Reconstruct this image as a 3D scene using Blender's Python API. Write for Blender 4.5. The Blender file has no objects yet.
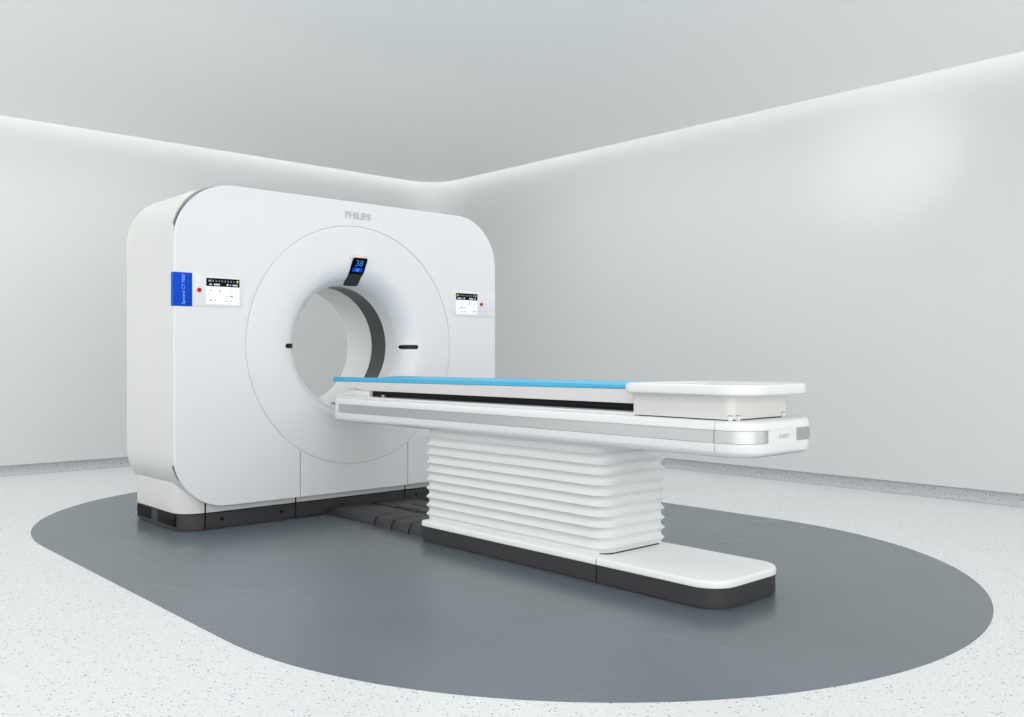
import bpy, bmesh, math, random
from mathutils import Vector, Matrix
random.seed(7)
S = bpy.context.scene
C = S.collection
PI = math.pi

# ------------------------------------------------------------------ helpers
def srgb(r, g, b):
    f = lambda c: ((c / 255 + .055) / 1.055) ** 2.4 if c > 10 else c / 255 / 12.92
    return (f(r), f(g), f(b), 1)

def mat(name, col, rough=.4, metal=0., spec=.5, coat=0., emit=None, emit_s=0.):
    m = bpy.data.materials.new(name); m.use_nodes = True
    b = m.node_tree.nodes['Principled BSDF']
    b.inputs['Base Color'].default_value = col
    b.inputs['Roughness'].default_value = rough
    b.inputs['Metallic'].default_value = metal
    b.inputs['Specular IOR Level'].default_value = spec
    b.inputs['Coat Weight'].default_value = coat
    b.inputs['Coat Roughness'].default_value = .12
    if emit:
        b.inputs['Emission Color'].default_value = emit
        b.inputs['Emission Strength'].default_value = emit_s
    return m

def rough_noise(m, lo, hi, scale, bump=0., bscale=60.):
    """uneven gloss and a faint grain so a plain coat does not look like plastic film"""
    nt = m.node_tree; b = nt.nodes['Principled BSDF']
    tc = nt.nodes.new('ShaderNodeTexCoord')
    n = nt.nodes.new('ShaderNodeTexNoise'); n.inputs['Scale'].default_value = scale; n.inputs['Detail'].default_value = 4
    mr = nt.nodes.new('ShaderNodeMapRange'); mr.inputs['To Min'].default_value = lo; mr.inputs['To Max'].default_value = hi
    nt.links.new(tc.outputs['Object'], n.inputs['Vector']); nt.links.new(n.outputs['Fac'], mr.inputs['Value'])
    nt.links.new(mr.outputs['Result'], b.inputs['Roughness'])
    if bump:
        n2 = nt.nodes.new('ShaderNodeTexNoise'); n2.inputs['Scale'].default_value = bscale; n2.inputs['Detail'].default_value = 3
        bp = nt.nodes.new('ShaderNodeBump'); bp.inputs['Strength'].default_value = bump; bp.inputs['Distance'].default_value = .002
        nt.links.new(tc.outputs['Object'], n2.inputs['Vector']); nt.links.new(n2.outputs['Fac'], bp.inputs['Height'])
        nt.links.new(bp.outputs['Normal'], b.inputs['Normal'])
    return m

def origin_of(o):
    v = Vector((0, 0, 0))
    while o is not None:
        v += o.location; o = o.parent
    return v

def obj(name, verts, faces, m, parent=None, smooth=35, loc=None):
    """link one mesh; vertices are given in world coordinates"""
    base = origin_of(parent) if parent else Vector(loc or (0, 0, 0))
    me = bpy.data.meshes.new(name)
    me.from_pydata([tuple(Vector(v) - base) for v in verts], [], faces)
    bm = bmesh.new(); bm.from_mesh(me)
    bmesh.ops.remove_doubles(bm, verts=bm.verts, dist=1e-6)
    bmesh.ops.recalc_face_normals(bm, faces=bm.faces)
    bm.to_mesh(me); bm.free()
    me.materials.append(m)
    if smooth:
        me.shade_smooth(); me.set_sharp_from_angle(angle=math.radians(smooth))
    o = bpy.data.objects.new(name, me); C.objects.link(o)
    if parent: o.parent = parent
    else: o.location = base
    return o

def thing(name, label, cat, loc):
    o = bpy.data.objects.new(name, None); C.objects.link(o)
    o.empty_display_size = .1
    o.location = loc; o['label'] = label; o['category'] = cat
    return o

def structure(o):
    o['kind'] = 'structure'; return o

def loft(loops, cap0=True, cap1=True, closed=True):
    n = len(loops[0]); V = [p for l in loops for p in l]; F = []
    for i in range(len(loops) - 1):
        for j in range(n if closed else n - 1):
            k = (j + 1) % n
            F.append((i * n + j, i * n + k, (i + 1) * n + k, (i + 1) * n + j))
    if cap0: F.append(tuple(range(n))[::-1])
    if cap1: F.append(tuple(range((len(loops) - 1) * n, len(loops) * n)))
    return V, F

def rrect(x0, x1, y0, y1, r, seg=10):
    """rounded rectangle; r = radius or (x0y0, x1y0, x1y1, x0y1)"""
    if not isinstance(r, (tuple, list)): r = (r,) * 4
    cs = ((x0, y0, 1, 1, PI), (x1, y0, -1, 1, 1.5 * PI), (x1, y1, -1, -1, 0), (x0, y1, 1, -1, .5 * PI))
    out = []
    for (cx, cy, sx, sy, a0), rr in zip(cs, r):
        rr = max(rr, .0006)
        for i in range(seg + 1):
            a = a0 + .5 * PI * i / seg
            out.append((cx + sx * rr + rr * math.cos(a), cy + sy * rr + rr * math.sin(a)))
    return out

def slab(name, x0, x1, y0, y1, r, prof, m, parent, seg=10, smooth=35, keep=(0, 0, 0, 0)):
    """stack of rounded-rectangle plans; prof = [(inset, z)]; keep: sides (x0,x1,y0,y1) that are not inset"""
    if not isinstance(r, (tuple, list)): r = (r,) * 4
    L = []
    for ins, z in prof:
        a, b, c, d = (0 if k else ins for k in keep)
        pts = rrect(x0 + a, x1 - b, y0 + c, y1 - d, [max(q - ins, .0006) for q in r], seg)
        L.append([(x, y, z) for x, y in pts])
    V, F = loft(L)
    return obj(name, V, F, m, parent, smooth)

def round_prof(z0, z1, b, n=4):
    """inset profile for a block with edges rounded by b"""
    p = []
    for i in range(n + 1):
        a = .5 * PI * i / n; p.append((b * (1 - math.sin(a)), z0 + b * (1 - math.cos(a))))
    for i in range(n + 1):
        a = .5 * PI * i / n; p.append((b * (1 - math.cos(a)), z1 - b * (1 - math.sin(a))))
    return p

def xz_plate(name, loop, y0, y1, b, m, parent, smooth=8):
    """flat plate with outline loop in the XZ plane, front face at y0, edges rounded by b"""
    cu = bpy.data.curves.new('plate_outline', 'CURVE'); cu.dimensions = '2D'; cu.fill_mode = 'BOTH'
    sp = cu.splines.new('POLY'); sp.points.add(len(loop) - 1)
    for p, (x, z) in zip(sp.points, loop): p.co = (x, z, 0, 1)
    sp.use_cyclic_u = True
    cu.extrude = (y1 - y0) / 2 - b; cu.bevel_depth = b; cu.offset = -b; cu.bevel_resolution = 4
    me = curve_mesh(cu)
    V = [(v.co.x, (y0 + y1) / 2 - v.co.z, v.co.y) for v in me.vertices]
    F = [tuple(p.vertices) for p in me.polygons]
    bpy.data.meshes.remove(me)
    return obj(name, V, F, m, parent, smooth)

def curve_mesh(cu):
    o = bpy.data.objects.new('outline', cu); C.objects.link(o)
    dg = bpy.context.evaluated_depsgraph_get(); dg.update()
    me = bpy.data.meshes.new_from_object(o.evaluated_get(dg))
    bpy.data.objects.remove(o); bpy.data.curves.remove(cu)
    return me

def lettering(name, body, size, origin, right, up, m, parent, depth=.0015, shear=0., space=1., bold=0.):
    cu = bpy.data.curves.new('letters', 'FONT'); cu.body = body; cu.size = size
    cu.align_x = 'CENTER'; cu.align_y = 'CENTER'; cu.extrude = depth; cu.shear = shear
    cu.space_character = space; cu.offset = bold; cu.resolution_u = 3
    me = curve_mesh(cu)
    r, u = Vector(right).normalized(), Vector(up).normalized(); n = r.cross(u); o = Vector(origin)
    V = [o + r * v.co.x + u * v.co.y + n * v.co.z for v in me.vertices]
    F = [tuple(p.vertices) for p in me.polygons]
    bpy.data.meshes.remove(me)
    return obj(name, V, F, m, parent, 0)

def oriented_block(center, right, up, w, h, t, r, b):
    """rounded plate centred at 'center'; its face looks along right x up"""
    rv, uv = Vector(right).normalized(), Vector(up).normalized(); n = rv.cross(uv); c = Vector(center)
    L = []
    for ins, z in round_prof(-t / 2, t / 2, b, 3):
        L.append([c + rv * x + uv * y + n * z for x, y in rrect(-w / 2 + ins, w / 2 - ins, -h / 2 + ins, h / 2 - ins, max(r - ins, .0006), 6)])
    return loft(L)

def block(name, x0, x1, y0, y1, z0, z1, m, parent, b=.002, r=.004, smooth=35):
    b = min(b, (x1 - x0) / 2.1, (y1 - y0) / 2.1, (z1 - z0) / 2.1)
    return slab(name, x0, x1, y0, y1, max(r, b + .0006), round_prof(z0, z1, b, 2), m, parent, 4, smooth)

# ------------------------------------------------------------------ materials
M = {}
M['white'] = rough_noise(mat('white_enamel', srgb(225, 226, 229), .38, spec=.4), .34, .44, 3)
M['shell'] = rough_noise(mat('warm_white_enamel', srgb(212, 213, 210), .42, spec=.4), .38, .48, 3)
M['gloss'] = mat('gloss_white_enamel', srgb(224, 225, 227), .22, spec=.5, coat=.3)
M['liner'] = mat('bore_liner_white', srgb(236, 237, 234), .4)
M['window'] = mat('dark_scan_window', srgb(52, 53, 51), .35)
M['dark'] = rough_noise(mat('charcoal_plastic', srgb(54, 53, 55), .5), .42, .6, 20, .15, 400)
M['base'] = rough_noise(mat('graphite_plinth', srgb(50, 50, 53), .45), .4, .52, 12, .1, 300)
M['black'] = mat('black_rubber', srgb(16, 17, 17), .6, spec=.2)
M['seam'] = mat('grey_seam_rubber', srgb(120, 122, 122), .7)
M['gap_shade'] = mat('gap_shade_grey', srgb(118, 120, 120), .8, spec=.2)  # shade between cover and housing, put in as colour
M['blackgloss'] = mat('black_glass', srgb(6, 7, 9), .2, spec=.2)
M['keypad'] = mat('dark_grey_keypad', srgb(52, 54, 58), .4, spec=.2)
M['metal'] = mat('brushed_aluminium', srgb(186, 189, 190), .28, metal=.9)
M['bellows'] = rough_noise(mat('white_bellows_fabric', srgb(224, 228, 228), .6, spec=.3), .55, .7, 30)
M['blue'] = rough_noise(mat('sky_blue_vinyl', srgb(76, 176, 216), .45, spec=.3), .38, .48, 14)
M['basewhite'] = mat('base_white_enamel', srgb(238, 239, 239), .3)
M['carrier'] = mat('off_white_enamel', srgb(212, 211, 209), .35)
M['cradle'] = mat('pale_grey_cradle', srgb(228, 225, 226), .45)
M['tag'] = mat('blue_tag', srgb(0, 72, 196), .45, spec=.15)
M['tagtext'] = mat('pale_blue_print', srgb(150, 190, 240), .5)
M['screen'] = mat('white_screen', srgb(246, 247, 250), .25, emit=(1, 1, 1, 1), emit_s=.12)
M['screenblack'] = mat('black_screen_strip', srgb(5, 6, 9), .3, spec=.1)
M['grey'] = mat('grey_print', srgb(150, 152, 156), .5)
M['greydark'] = mat('dark_grey_print', srgb(95, 97, 100), .5)
M['logo'] = mat('silver_lettering', srgb(192, 194, 197), .35, metal=.3)
M['faintlogo'] = mat('pale_grey_lettering', srgb(208, 209, 211), .5)
M['lit'] = mat('lit_white_text', srgb(205, 207, 212), .4, emit=(.9, .92, 1, 1), emit_s=.15)
M['lime'] = mat('lit_lime_icon', srgb(186, 198, 70), .4, emit=srgb(190, 200, 90), emit_s=.15)
M['litblue'] = mat('lit_blue_digits', srgb(40, 130, 240), .4, emit=srgb(50, 150, 255), emit_s=.35)
M['litdeep'] = mat('lit_deep_blue_bar', srgb(10, 50, 190), .4, emit=srgb(10, 60, 220), emit_s=.2)
M['red'] = mat('red_button', srgb(196, 6, 32), .4, spec=.2)
M['amber'] = mat('amber_lamp', srgb(240, 170, 130), .4, emit=srgb(255, 150, 100), emit_s=.6)
M['wall'] = rough_noise(mat('satin_wall_paint', srgb(210, 212, 212), .5, spec=.35), .42, .5, 1.2)
M['ceiling'] = mat('matt_ceiling_paint', srgb(250, 251, 250), .8, spec=.2)
M['led'] = mat('cove_led_strip', (1, 1, 1, 1), .5, emit=(1, .99, .97, 1), emit_s=30)

def terrazzo(name, base, rough, dens=1.0, fine=1.0):
    m = mat(name, base, rough, spec=.4); nt = m.node_tree; b = nt.nodes['Principled BSDF']
    tc = nt.nodes.new('ShaderNodeTexCoord'); last = None
    def layer(scale, thr, col, prev, keep):
        v = nt.nodes.new('ShaderNodeTexVoronoi'); v.inputs['Scale'].default_value = scale * fine
        nt.links.new(tc.outputs['Object'], v.inputs['Vector'])
        lt = nt.nodes.new('ShaderNodeMath'); lt.operation = 'LESS_THAN'; lt.inputs[1].default_value = thr
        nt.links.new(v.outputs['Distance'], lt.inputs[0])
        sep = nt.nodes.new('ShaderNodeSeparateColor'); nt.links.new(v.outputs['Color'], sep.inputs[0])
        k = nt.nodes.new('ShaderNodeMath'); k.operation = 'LESS_THAN'; k.inputs[1].default_value = keep * dens
        nt.links.new(sep.outputs[0], k.inputs[0])
        mu = nt.nodes.new('ShaderNodeMath'); mu.operation = 'MULTIPLY'
        nt.links.new(lt.outputs[0], mu.inputs[0]); nt.links.new(k.outputs[0], mu.inputs[1])
        mx = nt.nodes.new('ShaderNodeMix'); mx.data_type = 'RGBA'
        nt.links.new(mu.outputs[0], mx.inputs[0])
        if prev is None: mx.inputs[6].default_value = base
        else: nt.links.new(prev, mx.inputs[6])
        mx.inputs[7].default_value = col
        return mx.outputs[2]
    last = layer(95, .28, srgb(168, 171, 177), None, .22)
    last = layer(62, .24, srgb(136, 139, 145), last, .22)
    last = layer(130, .3, srgb(194, 196, 202), last, .35)
    nt.links.new(last, b.inputs['Base Color'])
    return m
M['floor'] = terrazzo('pale_terrazzo', srgb(221, 223, 224), .34)
M['skirting'] = terrazzo('skirting_terrazzo', srgb(186, 189, 191), .35, 3.4, .75)

def slate():
    m = mat('slate_vinyl', srgb(112, 122, 127), .3, spec=.5); nt = m.node_tree; b = nt.nodes['Principled BSDF']
    tc = nt.nodes.new('ShaderNodeTexCoord')
    n = nt.nodes.new('ShaderNodeTexNoise'); n.inputs['Scale'].default_value = .9; n.inputs['Detail'].default_value = 2; n.inputs['Roughness'].default_value = .4
    cr = nt.nodes.new('ShaderNodeValToRGB')
    cr.color_ramp.elements[0].position = .3; cr.color_ramp.elements[0].color = srgb(94, 104, 110)
    cr.color_ramp.elements[1].position = .75; cr.color_ramp.elements[1].color = srgb(102, 112, 119)
    mr = nt.nodes.new('ShaderNodeMapRange'); mr.inputs['To Min'].default_value = .22; mr.inputs['To Max'].default_value = .31
    nt.links.new(tc.outputs['Object'], n.inputs['Vector'])
    nt.links.new(n.outputs['Fac'], cr.inputs[0]); nt.links.new(cr.outputs[0], b.inputs['Base Color'])
    nt.links.new(n.outputs['Fac'], mr.inputs['Value']); nt.links.new(mr.outputs['Result'], b.inputs['Roughness'])
    return m
M['slate'] = slate()

# ------------------------------------------------------------------ the room
XW, YW, ZC = 6.63, 8.56, 3.0          # right wall, left (far) wall, dropped ceiling
X0, Y0 = -2.6, -1.6                   # how far the modelled room runs to the left and towards the camera
RC = .5                               # radius of the room corner

def corner_path(off, n=14, x0=X0, y0=Y0):
    """plan line along the far wall, round the corner, along the right wall, shifted outwards by off"""
    p = [(x0, YW + off)]
    r = RC + off
    for i in range(n + 1):
        a = .5 * PI * (1 - i / n)
        p.append((XW - RC + r * math.cos(a), YW - RC + r * math.sin(a)))
    p.append((XW + off, y0))
    return p

def sweep(name, prof, path_fn, m, i0, i1, smooth=40):
    """prof = [(offset, z)]; sweep along points i0..i1 of the plan line"""
    L = [[(x, y, z) for x, y in path_fn(o)[i0:i1]] for o, z in prof]
    V, F = loft(L, False, False, closed=False)
    return obj(name, V, F, m, None, smooth)

NP = 17
ZT = 3.3
structure(sweep('wall_left', [(.14, .088), (0, .088), (0, ZT), (.14, ZT)], corner_path, M['wall'], 0, 2))
structure(sweep('wall_right', [(.14, .088), (0, .088), (0, ZT), (.14, ZT)], corner_path, M['wall'], 1, NP))
cove = [(.02, .095), (.02, .04)] + [(.02 - .035 * (1 - math.cos(a)), .035 - .035 * math.sin(a)) for a in [i * PI / 12 for i in range(7)]] + [(-.02, -.001)]
structure(sweep('baseboard_left', cove, corner_path, M['skirting'], 0, 2))
structure(sweep('baseboard_right', cove, corner_path, M['skirting'], 1, NP))
V = [(X0, Y0, -.002), (XW + .3, Y0, -.002), (XW + .3, YW + .3, -.002), (X0, YW + .3, -.002)]
V += [(x, y, -.12) for x, y, z in V]
BOXF = [(0, 1, 2, 3), (7, 6, 5, 4), (0, 4, 5, 1), (1, 5, 6, 2), (2, 6, 7, 3), (3, 7, 4, 0)]
structure(obj('floor', V, BOXF, M['floor'], None, 0))

# dropped ceiling with a lit gap along the walls
GAP = .13
def ceil_loop(off, z):
    p = corner_path(off)
    return [(x, y, z) for x, y in p] + [(X0, Y0, z)]
V, F = loft([ceil_loop(-GAP, ZC), ceil_loop(-GAP, ZC + .05)])
structure(obj('ceiling', V, F, M['ceiling'], None, 0))
V, F = loft([ceil_loop(.12, ZT), ceil_loop(.12, ZT + .1)])
structure(obj('trim_1', V, F, M['ceiling'], None, 0))

# slate-coloured oval of flooring let into the terrazzo
OX, OR, OY0, OY1 = 3.233, 1.796, 3.075, 5.248
ring = []
for i in range(97):
    a = PI + PI * i / 96
    ring.append((OX + OR * math.cos(a), OY0 + OR * math.sin(a)))
for i in range(97):
    a = PI * i / 96; ring.append((OX + OR * math.cos(a), OY1 + OR * math.sin(a)))
V, F = loft([[(x, y, -.006) for x, y in ring], [(x, y, 0) for x, y in ring]])
structure(obj('floor_inlay', V, F, M['slate'], None, 0))

# ------------------------------------------------------------------ the scanner gantry
GX, GZ = 3.25, 1.078                  # axis of the bore
YF = 5.045                            # front face
HW = 1.193
X0g, X1g, Z0g, Z1g = GX - HW, GX + HW, .138, 2.003
G = thing('ct_scanner', 'large white ring-shaped scanner gantry standing on the slate oval, its round bore facing the table', 'scanner', (GX, 5.43, 0))

# front cover: outline with the round opening and the notch of the service panel in one loop
RO, RP = .765, .405
g = .0022
outer = rrect(X0g, X1g, Z0g, Z1g, (.31, .33, .35, .35), 16)
def circ(r, a0, a1, n):
    return [(GX + r * math.cos(a0 + (a1 - a0) * i / n), GZ + r * math.sin(a0 + (a1 - a0) * i / n)) for i in range(n + 1)]
ro = RO + g
aR = -math.acos((RP + g) / ro); aL = -PI - aR
loop = [p for p in outer[:17]]                                           # lower left corner
loop += [(GX - RP - g, Z0g)] + circ(ro, aL, aR - 2 * PI, 120)[0:0]
# walk up the notch on its left side, round the opening clockwise, down its right side
loop += [(GX + ro * math.cos(t), GZ + ro * math.sin(t)) for t in [(-PI - aR) + (-(2 * PI) - (aL - aR) - 0) * 0]]
n = 140
tot = 2 * PI - (aR - aL)
loop += [(GX + ro * math.cos(aL - tot * i / n), GZ + ro * math.sin(aL - tot * i / n)) for i in range(1, n + 1)]
loop += [(GX + RP + g, Z0g)] + outer[17:]
xz_plate('front_cover', loop, YF, YF + .026, .005, M['white'], G)
# service panel under the ring
aR2 = -math.acos((RP - g) / ro); aL2 = -PI - aR2
loop = [(GX - RP + g, Z0g), (GX + RP - g, Z0g)] + circ(ro, aR2, aL2, 40)
xz_plate('service_panel', loop, YF, YF + .026, .003, M['white'], G)

# ring that funnels into the bore
NS = 128
def lathe(name, prof, m, parent, smooth=40):
    L = []
    for r, y in prof:
        L.append([(GX + r * math.cos(2 * PI * i / NS), y, GZ + r * math.sin(2 * PI * i / NS)) for i in range(NS)])
    V, F = loft(L, False, False)
    return obj(name, V, F, m, parent, smooth)
FUN = [(.7668, 5.068), (.7668, YF + .006), (.7625, YF + .006), (.762, YF + .002), (.7595, YF), (.757, YF), (.745, YF), (.70, YF), (.62, YF + .0005), (.565, YF + .003), (.52, YF + .008), (.488, YF + .017),
       (.460, YF + .032), (.437, YF + .052), (.419, YF + .076), (.407, YF + .098), (.401, YF + .112), (.3975, YF + .122), (.3955, YF + .134), (.395, YF + .16), (.395, 5.292)]
def smooth_prof(P, k=5):
    out = []
    for i in range(len(P) - 1):
        p0, p1, p2, p3 = P[max(i - 1, 0)], P[i], P[i + 1], P[min(i + 2, len(P) - 1)]
        for j in range(k):
            t = j / k
            out.append(tuple(.5 * ((2 * p1[c]) + (-p0[c] + p2[c]) * t + (2 * p0[c] - 5 * p1[c] + 4 * p2[c] - p3[c]) * t * t + (-p0[c] + 3 * p1[c] - 3 * p2[c] + p3[c]) * t ** 3) for c in (0, 1)))
    return out + [P[-1]]
FUNS = FUN[:8] + smooth_prof(FUN[8:])
lathe('bore_funnel', FUNS, M['gloss'], G)
def funnel_y(r):
    P = FUNS[8:]
    for (r0, y0), (r1, y1) in zip(P, P[1:]):
        if r1 <= r <= r0: return y0 + (y1 - y0) * (r0 - r) / max(r0 - r1, 1e-6)
    return P[-1][1]
lathe('scan_window', [(.398, 5.29), (.398, 5.47)], M['window'], G)
lathe('bore_liner', [(.402, 5.468), (.395, 5.468), (.395, 5.755), (.40, 5.785), (.412, 5.806), (.435, 5.820), (.47, 5.829), (.56, 5.833)], M['liner'], G)

# housing behind the front cover: rounded box open through the bore
NA = 720
def rr_at(a, ins, r):
    """point of a rounded rectangle met by the ray at angle a from the bore axis"""
    if math.sin(a) < 0: r += .013
    x0, x1, z0, z1 = X0g + ins, X1g - ins, Z0g + ins, Z1g - ins
    cx, cz = math.cos(a), math.sin(a)
    t = 1e9
    if cx > 1e-9: t = min(t, (x1 - GX) / cx)
    if cx < -1e-9: t = min(t, (x0 - GX) / cx)
    if cz > 1e-9: t = min(t, (z1 - GZ) / cz)
    if cz < -1e-9: t = min(t, (z0 - GZ) / cz)
    px, pz = GX + cx * t, GZ + cz * t
    # corner arcs
    kx = x0 + r if px < GX else x1 - r
    kz = z0 + r if pz < GZ else z1 - r
    inx = (px < kx) if px < GX else (px > kx)
    inz = (pz < kz) if pz < GZ else (pz > kz)
    ox, oz = GX - kx, GZ - kz
    bq = ox * cx + oz * cz; cq = ox * ox + oz * oz - r * r
    d = bq * bq - cq
    if d > 0:
        s = -bq + math.sqrt(d); qx, qz = GX + cx * s, GZ + cz * s
        if ((qx < kx) if px < GX else (qx > kx)) and ((qz < kz) if pz < GZ else (qz > kz)):
            return qx, qz
    return px, pz
angs = sorted([2 * PI * i / NA for i in range(NA)])
def recess(x, z):
    # the housing stands back from the cover at its corners
    if abs(x - GX) < HW - .42: return 0
    if z > 1.74: return .024 * min((z - 1.74) / .012, 1) * max(1 - (z - 1.74) / .27, 0) ** .6
    if .275 < z < .395: return .038 * min((z - .275) / .02, (.395 - z) / .012, 1)
    return 0
def rloop(ins, r, y, k=0):
    P = [rr_at(a, ins, r) for a in angs]
    return [(x, y + k * recess(x, z), z) for x, z in P]
def cloop(r, y): return [(GX + r * math.cos(a), y, GZ + r * math.sin(a)) for a in angs]
RS = .300
L = [cloop(.775, 5.082), rloop(.02, RS - .016, 5.082, 1), rloop(.006, RS - .004, 5.0725, 1), rloop(.002, RS, 5.0745, 1)]
for i in range(0, 9): L.append(rloop(.002, RS, 5.125 + (5.775 - 5.125) * i / 8))
for i in range(1, 7):
    a = .5 * PI * i / 6; L.append(rloop(.002 + .055 * (1 - math.cos(a)), RS - .055 * (1 - math.cos(a)), 5.775 + .055 * math.sin(a)))
V, F = loft(L, False, False)
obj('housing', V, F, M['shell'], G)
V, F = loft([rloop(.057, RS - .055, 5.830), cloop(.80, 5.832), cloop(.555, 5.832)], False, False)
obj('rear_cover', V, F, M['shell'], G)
# grey band standing in for shade where the cover overhangs the housing corners
gl = rrect(X0g + .010, X1g - .010, Z0g + .010, Z1g - .010, (.31, .31, .32, .32), 16)
L = [[(x, YF + .0262, z) for x, z in gl], [(x, 5.12, z) for x, z in gl]]
V, F = loft(L, False, False)
obj('gap_shade', V, F, M['gap_shade'], G)

# plinth cover and dark foot
XB0, XB1, YB0, YB1 = 2.112, 4.388, 5.094, 5.768
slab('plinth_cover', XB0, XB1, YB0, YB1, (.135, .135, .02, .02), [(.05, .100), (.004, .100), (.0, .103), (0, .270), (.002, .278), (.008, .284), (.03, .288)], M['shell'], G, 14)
foot = slab('foot_frame', XB0 + .001, XB1 - .001, YB0 + .001, YB1 - .001, (.135, .135, .02, .02), [(.012, .0), (.012, .010), (0, .010), (0, .094), (.010, .098), (.010, .104)], M['base'], G, 14)
for ya, yb in ((5.530, 5.750), (5.180, 5.432)):
    block('air_vent', XB0 - .0015, XB0 + .012, ya, yb, .026, .094, M['black'], G, .001, .002)
for x in (2.257, 2.838, 3.668):
    block('plinth_seam', x - .0045, x + .0045, YB0 - .0012, YB0 + .01, .008, .165, M['black'], G, .0004, .0008)
def disc_y(name, x, y, z, r, m, parent, t=.003):
    pr = [(r * .82, 0), (r, -.0), (r, t * .6), (r * .85, t)]
    L = [[(x + q * math.cos(2 * PI * i / 24), y - d, z + q * math.sin(2 * PI * i / 24)) for i in range(24)] for q, d in pr]
    V, F = loft(L); return obj(name, V, F, m, parent)
for x, y in ((2.196, 5.1165), (2.359, YB0 + .001), (2.742, YB0 + .001), (3.761, YB0 + .001), (4.15, YB0 + .001)):
    disc_y('screw_cap', x, y, .056, .012, M['black'], G, .003)

# laser slots on the funnel
for s in (-1, 1):
    top, bot, V, F = [], [], [], []
    n = 18
    for i in range(n + 1):
        t = i / n; r = .402 + .10 * t
        hh = .0145 * math.sqrt(max(1 - abs(2 * t - 1) ** 10, 0))
        x = GX + s * r; y = funnel_y(r) - .003
        V += [(x, y, GZ - .008 - hh), (x, y, GZ - .008 + hh), (x, y + .02, GZ - .008 - hh), (x, y + .02, GZ - .008 + hh)]
    for i in range(n):
        a, b = 4 * i, 4 * i + 4
        F += [(a, b, b + 1, a + 1), (a + 2, a + 3, b + 3, b + 2), (a, a + 2, b + 2, b), (a + 1, b + 1, b + 3, a + 3)]
    obj('laser_slot', V, F, M['blackgloss'], G)

# display over the bore: a glass face that bends over the lip of the ring
DX = GX + .010
p_top, p_mid, p_bot = Vector((DX, 5.010, 1.638)), Vector((DX, 5.060, 1.550)), Vector((DX, 5.142, 1.466))
rv = Vector((1, 0, 0))
def bent(name, w, t0, t1, lift, thick, m, parent, r=.004, over=0):
    # ribbon following the two facets; t runs 0 (top) .. 2 (bottom)
    def pt(t):
        return p_top + (p_mid - p_top) * t if t < 1 else p_mid + (p_bot - p_mid) * (t - 1)
    def no(t):
        n1 = rv.cross((p_top - p_mid).normalized()); n2 = rv.cross((p_mid - p_bot).normalized())
        k = min(max((t - .8) / .4, 0), 1); return (n1 * (1 - k) + n2 * k).normalized()
    ts = [t0 + (t1 - t0) * i / 24 for i in range(25)]
    L = []
    for i, t in enumerate(ts):
        e = min(i, 24 - i) / 24 * abs(t1 - t0) * .11            # distance from an end, for the rounded corners
        cut = r - math.sqrt(max(r * r - (r - min(e, r)) ** 2, 0)) if e < r else 0
        hw = w / 2 - cut; n_ = no(t); c_ = pt(t)
        L.append([c_ + n_ * lift + rv * hw, c_ + n_ * lift - rv * hw, c_ + n_ * (lift - thick) - rv * hw, c_ + n_ * (lift - thick) + rv * hw])
    V, F = loft(L)
    return obj(name, V, F, m, parent, 30)
bent('display_housing', .118, -.06, 2.06, -.004, .065, M['gloss'], G, .008)
scr = bent('gantry_display', .108, 0, 2, 0, .006, M['blackgloss'], G, .008)
bent('keypad', .102, 1.12, 1.95, .0012, .003, M['keypad'], scr, .004)
bent('icon_bar', .074, .68, .96, .0012, .003, M['litdeep'], scr, .003)
bent('icon', .024, .72, .92, .0024, .003, M['litblue'], scr, .004)
uv = (p_top - p_mid).normalized(); nv = rv.cross(uv)
lettering('digits', '38', .062, p_top * .62 + p_mid * .38 + nv * .0008, rv, uv, M['litblue'], scr, .0006, 0, 1.0, -.0008)
V, F = oriented_block(p_top + uv * .004 - nv * .004, rv, uv, .05, .004, .008, .002, .001)
obj('status_lamp', V, F, M['amber'], scr)

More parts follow.
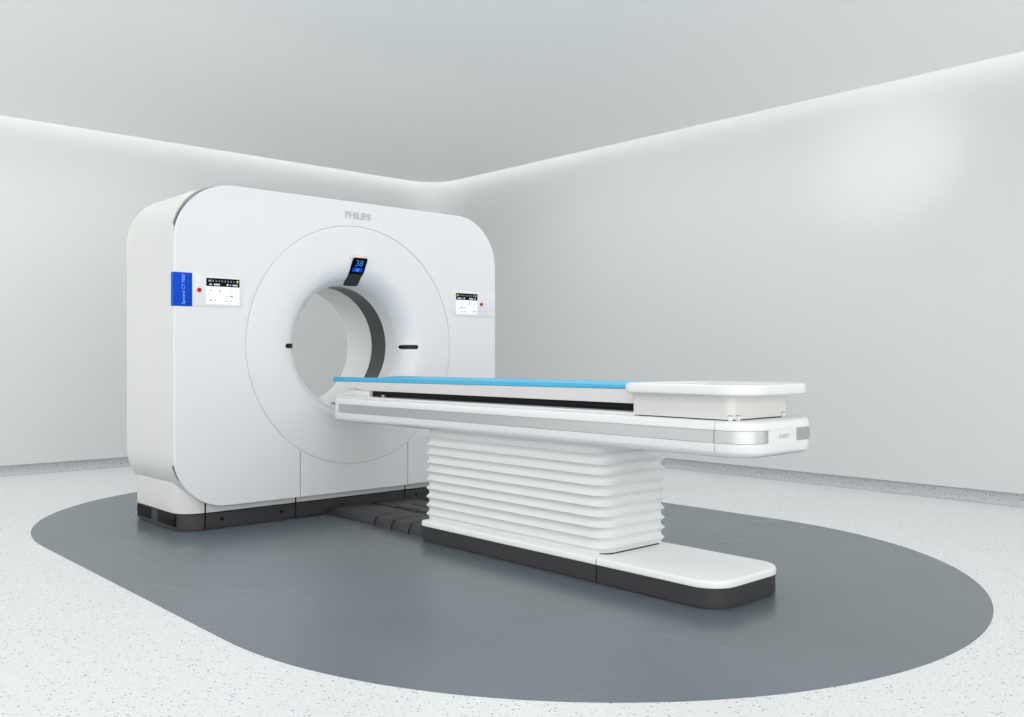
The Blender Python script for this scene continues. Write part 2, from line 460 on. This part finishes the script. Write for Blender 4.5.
# control panels left and right of the ring
def panel(s):
    mx = lambda x: x if s < 0 else 2 * GX - x          # the right one is mirrored
    def bl(name, xa, xb, y0, y1, z0, z1, m, parent, b=.0008, r=.002):
        a, b2 = sorted((mx(xa), mx(xb)))
        return block(name, a, b2, y0, y1, z0, z1, m, parent, b, r)
    zb, zt = 1.289, 1.477
    k = 2 * GX
    if s < 0: tag_end, far, sx0, sx1, btn = 2.158, 2.462, 2.240, 2.441, 2.198
    else:     tag_end, far, sx0, sx1, btn = k - 4.350, k - 4.040, k - 4.268, k - 4.072, k - 4.306
    p = bl('control_panel', tag_end + (.002 if s < 0 else .001), far, YF - .003, YF + .012, zb, zt, M['white'], G, .0012, .003)
    tag = bl('name_tag' if s < 0 else 'side_plate', X0g - (.007 if s < 0 else -.0015), tag_end, YF - .0035, YF + .035, zb - .001, zt + .001, M['tag'] if s < 0 else M['white'], G, .0015, .003)
    if s < 0:
        lettering('tag_lettering', 'Spectral CT 7500', .0235, (2.107, YF - .0038, 1.383), (0, 0, 1), (-1, 0, 0), M['tagtext'], tag, .0004)
    zc0, zc1 = 1.304, 1.456
    scrn = bl('touch_screen', sx0, sx1, YF - .006, YF + .004, zc0, zc1, M['screen'], p, .001, .002)
    a, b2 = sorted((mx(sx0), mx(sx1))); w = b2 - a; yy = YF - .0066
    bl('screen_header', sx0, sx1, yy, YF, zc1 - .048, zc1 - .001, M['screenblack'], p, .0004, .001)
    disc_y('emergency_button', mx(btn), YF - .003, 1.383, .0125, M['red'], p, .008)
    # printed and lit marks of the screen
    def marks(name, boxes, m):
        for cx, cz, bw, bh in boxes:
            x0, x1, z0, z1 = a + w * cx - bw / 2, a + w * cx + bw / 2, zc0 + cz - bh / 2, zc0 + cz + bh / 2
            V = [(x, y, z) for y in (yy - .0006, yy + .001) for x, z in ((x0, z0), (x1, z0), (x1, z1), (x0, z1))]
            obj(name, V, BOXF, m, p, 0)
    f = (lambda t: t) if s < 0 else (lambda t: 1 - t)
    row = [(f(.10), .135, .018, .011)] + [(f(.20 + .09 * i), .135, .0055, .009) for i in range(8)]
    marks('tick_mark', row, M['grey'])
    low = [(f(.12), .115, .016, .006)] + [(f(.24 + .045 * i), .115, .007, .010) for i in range(4)] + \
          [(f(.63), .115, .010, .010), (f(.72), .115, .006, .006)] + [(f(.80 + .04 * i), .115, .006, .009) for i in range(4)]
    marks('readout_digit', low, M['lit'])
    marks('warning_icon', [(f(.935), .136, .010, .013)], M['lime'])
    keys = [(.13, .080, .010, .006), (.40, .078, .012, .008), (.74, .080, .005, .006), (.88, .080, .004, .004), (.60, .050, .009, .006),
            (.75, .050, .020, .008), (.89, .048, .010, .003), (.13, .024, .012, .008), (.25, .023, .013, .003), (.60, .020, .010, .005), (.74, .022, .006, .007)]
    marks('key_mark', [(f(q[0]), q[1], q[2], q[3]) for q in keys], M['grey'])
panel(-1); panel(1)
lettering('brand_lettering', 'PHILIPS', .062, (3.260, YF - .001, 1.912), (1, 0, 0), (0, 0, 1), M['logo'], G, .003, 0, 1.0, .0016)

# ------------------------------------------------------------------ the patient table
TX = 3.25
T = thing('patient_table', 'long white patient table on a pleated column, reaching towards the bore', 'table', (TX, 3.1, 0))
# base
bx0, bx1, by0, by1 = 2.997, 3.507, 2.092, 4.020
bb = slab('base_skirt', bx0, bx1, by0, by1, (.125, .125, .02, .02), [(.014, 0), (.014, .009), (.003, .009), (.003, .085)], M['base'], T, 14)
bc = slab('base_cover', bx0, bx1, by0, by1, (.125, .125, .02, .02), [(.004, .083), (0, .086), (0, .104), (.002, .110), (.006, .1135), (.012, .115)], M['basewhite'], T, 14)
block('cover_seam', bx0 - .0006, bx0 + .002, 2.728, 2.732, .084, .110, M['seam'], bc, .0002, .0004)
block('skirt_seam', bx0 + .0015, bx0 + .004, 2.727, 2.733, .012, .083, M['black'], bb, .0002, .0004)

# pleated bellows
PIT, AMP, ZB = .0470, .0140, .614
L = []
steps = int((ZB - .1155) / PIT * 12)
for i in range(steps + 1):
    z = ZB - (ZB - .1155) * i / steps
    ph = ((ZB - z) / PIT) % 1.0
    s = abs(math.sin(PI * ph))
    ins = AMP * (s ** .9)
    L.append([(x, y, z) for x, y in rrect(3.036 + ins, 3.500 - ins, 2.722 + ins, 4.035 - ins, (.085, .04, .02, .02), 10)])
V, F = loft(L)
obj('bellows', V, F, M['bellows'], T, 60)
slab('bellows_footing', 3.062, 3.486, 2.732, 3.97, .06, [(0, .1145), (0, .1195)], M['black'], T)

# table body: long beam and end cap
ax0, ax1 = 2.960, 3.495
zp = [(.10, .611), (.045, .6115), (.022, .614), (.009, .621), (.002, .631), (0, .642), (0, .668), (.0025, .6685), (.0025, .7185), (0, .719), (0, .736), (.004, .746), (.011, .7530), (.022, .7555)]
slab('beam', ax0, ax1, 2.0835, 4.88, (.004, .004, .06, .06), zp, M['gloss'], T, 8, keep=(0, 0, 1, 0))
slab('end_cap', ax0, ax1, 1.932, 2.0805, (.14 - .015, .14 - .015, .001, .001), zp, M['gloss'], T, 12, keep=(0, 0, 0, 1))
slab('beam_core', ax0 + .012, ax1 - .012, 2.07, 2.10, .002, [(0, .63), (0, .748)], M['black'], T)
slab('top_plate', ax0 + .020, ax1 - .020, 2.50, 4.865, (.003, .003, .03, .03), [(.003, .7540), (.003, .7580), (0, .7595), (0, .764), (.003, .7665), (.01, .7675)], M['gloss'], T, 8)

# brushed metal strip along the beam and round the end cap
def strip(name, pts, m, parent):
    L = []
    Z = ((.0, .6690), (.0022, .6700), (.0022, .7170), (.0, .7180))
    n = len(pts)
    nor = []
    for i in range(n):
        a = Vector(pts[max(i - 1, 0)]); b = Vector(pts[min(i + 1, n - 1)]); d = (b - a).normalized()
        nor.append(Vector((d.y, -d.x)))
    for (o, z) in Z:
        L.append([(pts[i][0] + nor[i].x * (o - .0005), pts[i][1] + nor[i].y * (o - .0005), z) for i in range(n)])
    # inner back so the strip has thickness
    for (o, z) in ((-.004, .7180), (-.004, .6690)):
        L.append([(pts[i][0] + nor[i].x * o, pts[i][1] + nor[i].y * o, z) for i in range(n)])
    L.append(L[0])
    V, F = loft(L, False, False, closed=False)
    m_ = n
    F.append(tuple(k * m_ for k in range(6))); F.append(tuple(k * m_ + n - 1 for k in range(6))[::-1])
    return obj(name, V, F, m, parent, 40)
plan = rrect(ax0, ax1, 1.932, 2.0805, (.125, .125, .001, .001), 16)
# going down the near side (towards the camera end) the outside is on the -X side: path direction +y -> -y
strip('metal_strip', [(ax0, 4.79), (ax0, 3.4), (ax0, 2.0835)], M['metal'], T)
near = [(ax0, 2.0805)] + plan[0:17] + [(3.098, 1.932)]
far_ = [(3.308, 1.932)] + plan[17:34] + [(ax1, 2.0805)]
strip('metal_strip', near, M['metal'], T)
strip('metal_strip', far_, M['metal'], T)
strip('metal_strip', [(ax1, 2.0835), (ax1, 3.4), (ax1, 4.79)], M['metal'], T)
lettering('brand_lettering', 'PHILIPS', .024, (3.215, 1.9315, .690), (1, 0, 0), (0, 0, 1), M['faintlogo'], T, .0005)

# black rail channel and the cradle on it
block('rail', 3.075, 3.425, 2.30, 4.60, .7665, .803, M['black'], T, .003, .004)
block('roller', 3.05, 3.072, 4.45, 4.475, .7665, .780, M['metal'], T, .004, .006)
YH = 4.945                             # head end
def cradle_section(y, zt, zb):
    # closed outline, near side first
    P = [(-.190, .800), (-.205, .802), (-.222, zb - .022), (-.228, zb), (-.226, zt - .004)]
    P += [(-.226 + .452 * i / 16, zt - .004 - .013 * math.sin(PI * i / 16)) for i in range(1, 16)]
    P += [(.226, zt - .004), (.228, zb), (.222, zb - .022), (.205, .802), (.190, .800)]
    return P
def zb_at(y): return .8505 + .0125 * (4.85 - y) / 2.3
def zt_at(y): return .8795 + .0040 * (4.85 - y) / 2.3
L = []
for y in (2.40, 3.0, 3.6, 4.2, 4.5):
    L.append([(TX + x, y, z) for x, z in cradle_section(y, zb_at(y), zb_at(y))])
# slanting head end: the underside stops short of the top edge
for ytop, ybot in ((4.70, 4.54), (YH - .012, 4.64)):
    L.append([(TX + x, ybot + (ytop - ybot) * min(max((z - .800) / .05, 0), 1), z) for x, z in cradle_section(ytop, zb_at(ytop), zb_at(ytop))])
V, F = loft(L)
obj('cradle', V, F, M['cradle'], T)
slab('cradle_foot', 3.045, 3.455, 4.60, 4.86, .02, [(0, .7668), (0, .795), (.01, .806)], M['cradle'], T)

# solid carrier and white foot slab at the outer end
slab('carrier_gasket', 2.987, 3.403, 2.025, 2.49, .03, [(0, .7545), (0, .7605)], M['black'], T)
cp = [(.0, .7595), (0, .815), (-.001, .824), (-.005, .836), (-.012, .846), (-.020, .8525), (-.02, .857)]
slab('carrier', 2.982, 3.408, 2.020, 2.505, (.035, .05, .004, .004), cp, M['carrier'], T, 12, keep=(0, 0, 0, 1))
def foot_slab():
    x0, x1, y0, y1 = 2.95, 3.505, 1.942, 2.560
    L = []
    for ins, z in round_prof(.8515, .8935, .009, 4):
        pl = rrect(x0 + ins, x1 - ins, y0 + ins, y1 - ins, [max(q - ins, .001) for q in (.145, .145, .07, .07)], 14)
        row = []
        for x, y in pl:
            t = min(max((y1 - y) / .06, 0) + max((x - 2.98) / .06, 0), 1)                    # wedge towards the mattress
            zz = .866 + (z - .866) * (.45 + .55 * math.sin(t * PI / 2))
            row.append((x, y, zz))
        L.append(row)
    # dished top
    top = L[-1]
    for k, dz in ((.90, -.0006), (.7, -.002), (.4, -.003), (.1, -.0035)):
        L.append([(3.2275 + (x - 3.2275) * k, 2.27 + (y - 2.27) * k, z + dz * min(max((y1 - y) / .1, .3), 1)) for x, y, z in top])
    V, F = loft(L)
    return obj('end_slab', V, F, M['gloss'], T)
foot_slab()
for x, y in ((2.988, 2.026), (3.022, 2.014), (3.345, 2.014)):
    la = block('latch', x - .006, x + .006, y - .006, y + .010, .7545, .774, M['gloss'], T, .002, .003)
    block('latch_cap', x - .0055, x + .0055, y - .006, y + .009, .7735, .776, M['greydark'], la, .0008, .002)

# blue mattress, a loose pad lying in the cradle
mb = []
for y, f in ((2.568, 0), (2.575, 1), (3.0, 1), (3.6, 1), (4.2, 1), (4.6, 1), (YH - .006, 1), (YH - .002, .7), (YH, .3)):
    zb_, zt_ = zb_at(y) + .0005, zt_at(y)
    zt2 = zb_ + (zt_ - zb_) * (.55 + .45 * f)
    P = [(-.2290, zb_ + .001), (-.2325, zb_ + .004), (-.2335, zt2 - .006), (-.231, zt2 - .001), (-.226, zt2)]
    P += [(-.226 + .452 * i / 16, zt2 - .014 * math.sin(PI * i / 16)) for i in range(1, 16)]
    P += [(.226, zt2), (.231, zt2 - .001), (.2335, zt2 - .006), (.2325, zb_ + .004), (.2290, zb_ + .001)]
    P += [(.226 - .452 * i / 16, zb_ - .0015 - .0125 * math.sin(PI * i / 16)) for i in range(0, 17)]
    mb.append([(TX + x, y, z) for x, z in P])
V, F = loft(mb)
mo = obj('mattress_pad', V, F, M['blue'], None, 40, loc=(TX, 3.7, .86))
mo['label'] = 'thin sky-blue vinyl mattress lying along the table cradle'; mo['category'] = 'mattress'

# ------------------------------------------------------------------ cable cover between table and scanner
K = thing('cable_cover', 'low charcoal floor cover bridging table base and scanner foot', 'cable cover', (3.25, 4.57, 0))
def cover_plate(name, x0, x1, y0, y1, h, m, parent):
    # ramped long edges, front end cut by a dark gap
    P = [(x0, 0), (x0 + .004, h * .45), (x0 + .018, h * .92), (x0 + .032, h), (x1 - .032, h), (x1 - .018, h * .92), (x1 - .004, h * .45), (x1, 0)]
    L = []
    for y, s in ((y0, .93), (y0 + .006, 1), (y1 - .006, 1), (y1, .93)):
        L.append([((x0 + x1) / 2 + (x - (x0 + x1) / 2) * (1 if s == 1 else .992), y, z * s) for x, z in P])
    V, F = loft(L); return obj(name, V, F, m, parent)
slab('cable_tray', 3.074, 3.720, 4.030, 5.088, .004, [(0, 0), (0, .026), (.004, .030)], M['black'], K)
for (ya, yb, h) in ((4.580, 5.090, .050), (4.402, 4.566, .051), (4.232, 4.388, .052), (4.030, 4.218, .053)):
    pl = cover_plate('cover_plate', 3.064, 3.372, ya, yb, h, M['dark'], K)
    for xx in (3.17, 3.225):
        block('grip_slot', xx - .014, xx + .014, ya + .045, ya + .054, h - .0008, h + .0006, M['black'], pl, .0002, .0005)
for (ya, yb, h) in ((4.60, 4.80, .056), (4.38, 4.586, .057), (4.20, 4.366, .058), (4.03, 4.186, .058)):
    cover_plate('cover_plate', 3.380, 3.520, ya, yb, h, M['dark'], K)
cover_plate('cover_plate', 3.376, 3.715, 4.83, 5.090, .046, M['dark'], K)
cover_plate('cover_plate', 3.530, 3.715, 4.10, 4.82, .046, M['dark'], K)

# ------------------------------------------------------------------ light
def area(name, loc, sx, sy, power, target=None, rot=(0, 0, 0), col=(1, 1, 1)):
    d = bpy.data.lights.new(name, 'AREA'); d.shape = 'RECTANGLE'; d.size = sx; d.size_y = sy; d.energy = power; d.color = col
    o = bpy.data.objects.new(name, d); C.objects.link(o); o.location = loc
    o.rotation_euler = rot if target is None else (Vector(target) - Vector(loc)).to_track_quat('-Z', 'Y').to_euler()
    return o
area('fill_light', (1.2, 1.6, 2.96), 3.2, 3.2, 5, rot=(0, 0, 0))  # unseen fill lamps added at ceiling height on the camera side
area('fill_light', (-1.6, 4.0, 2.96), 2.4, 3.0, 15, rot=(0, 0, 0))
# cove light: slim LED runs lying in the gap above the dropped ceiling's edge
area('cove_light', (XW - .10, (YW - RC + Y0) / 2, ZC + .16), .04, YW - RC - Y0, 12, rot=(0, math.radians(-14), 0))
area('cove_light', ((XW - RC + X0) / 2, YW - .10, ZC + .16), XW - RC - X0, .04, 12, rot=(math.radians(14), 0, 0))
area('fill_light', (3.3, 3.0, 2.97), 3.0, 2.4, 24, rot=(0, 0, 0))  # more added fill without fixtures: over table, right side, far floor
area('fill_light', (5.3, 4.8, 2.97), 1.6, 4.0, 23, rot=(0, 0, 0))
area('fill_light', (1.8, 7.2, 2.97), 4.0, 1.4, 29, rot=(0, 0, 0))
for k in range(4):
    a_ = PI / 2 * (k + .5) / 4; r_ = RC - .10
    area('cove_light', (XW - RC + r_ * math.cos(a_), YW - RC + r_ * math.sin(a_), ZC + .16), .04, .157, .2, rot=(0, 0, a_))
# unseen spot added to make the bright patch on the right wall
d = bpy.data.lights.new('added_wall_spot', 'SPOT'); d.energy = 170; d.spot_size = math.radians(18); d.spot_blend = 1; d.shadow_soft_size = .15
o = bpy.data.objects.new('added_wall_spot', d); C.objects.link(o); o.location = (3.6, .9, 2.95)
o.rotation_euler = (Vector((XW, 3.11, 2.50)) - o.location).to_track_quat('-Z', 'Y').to_euler()

# added surround fill: even, with a brighter lobe behind the camera for the highlights
W = bpy.data.worlds.new('surround_fill'); S.world = W; W.use_nodes = True
nt = W.node_tree; bg = nt.nodes['Background']; bg.inputs[0].default_value = (1, 1, .985, 1)
tc = nt.nodes.new('ShaderNodeTexCoord')
dt = nt.nodes.new('ShaderNodeVectorMath'); dt.operation = 'DOT_PRODUCT'
dt.inputs[1].default_value = Vector((-.58, -.81, .06)).normalized()
mr = nt.nodes.new('ShaderNodeMapRange'); mr.interpolation_type = 'SMOOTHSTEP'
mr.inputs['From Min'].default_value = .66; mr.inputs['From Max'].default_value = .98
mr.inputs['To Min'].default_value = 1.46; mr.inputs['To Max'].default_value = 2.5
nt.links.new(tc.outputs['Generated'], dt.inputs[0]); nt.links.new(dt.outputs['Value'], mr.inputs['Value'])
nt.links.new(mr.outputs['Result'], bg.inputs['Strength'])

# ------------------------------------------------------------------ camera
cam = bpy.data.cameras.new('camera'); co = bpy.data.objects.new('camera', cam); C.objects.link(co)
f, yaw, hy = 915.33, .740435, 357.3
cam.sensor_width = 36; cam.lens = f / 1024 * 36; cam.shift_y = -(358.5 - hy) / 1024
cam.clip_start = .05; cam.clip_end = 100
co.location = (0, 0, 1.0); co.rotation_euler = (PI / 2, 0, -yaw)
S.camera = co
S.view_settings.view_transform = 'Standard'; S.view_settings.look = 'None'
S.view_settings.gamma = 1; S.view_settings.exposure = 0; S.view_settings.use_curve_mapping = False
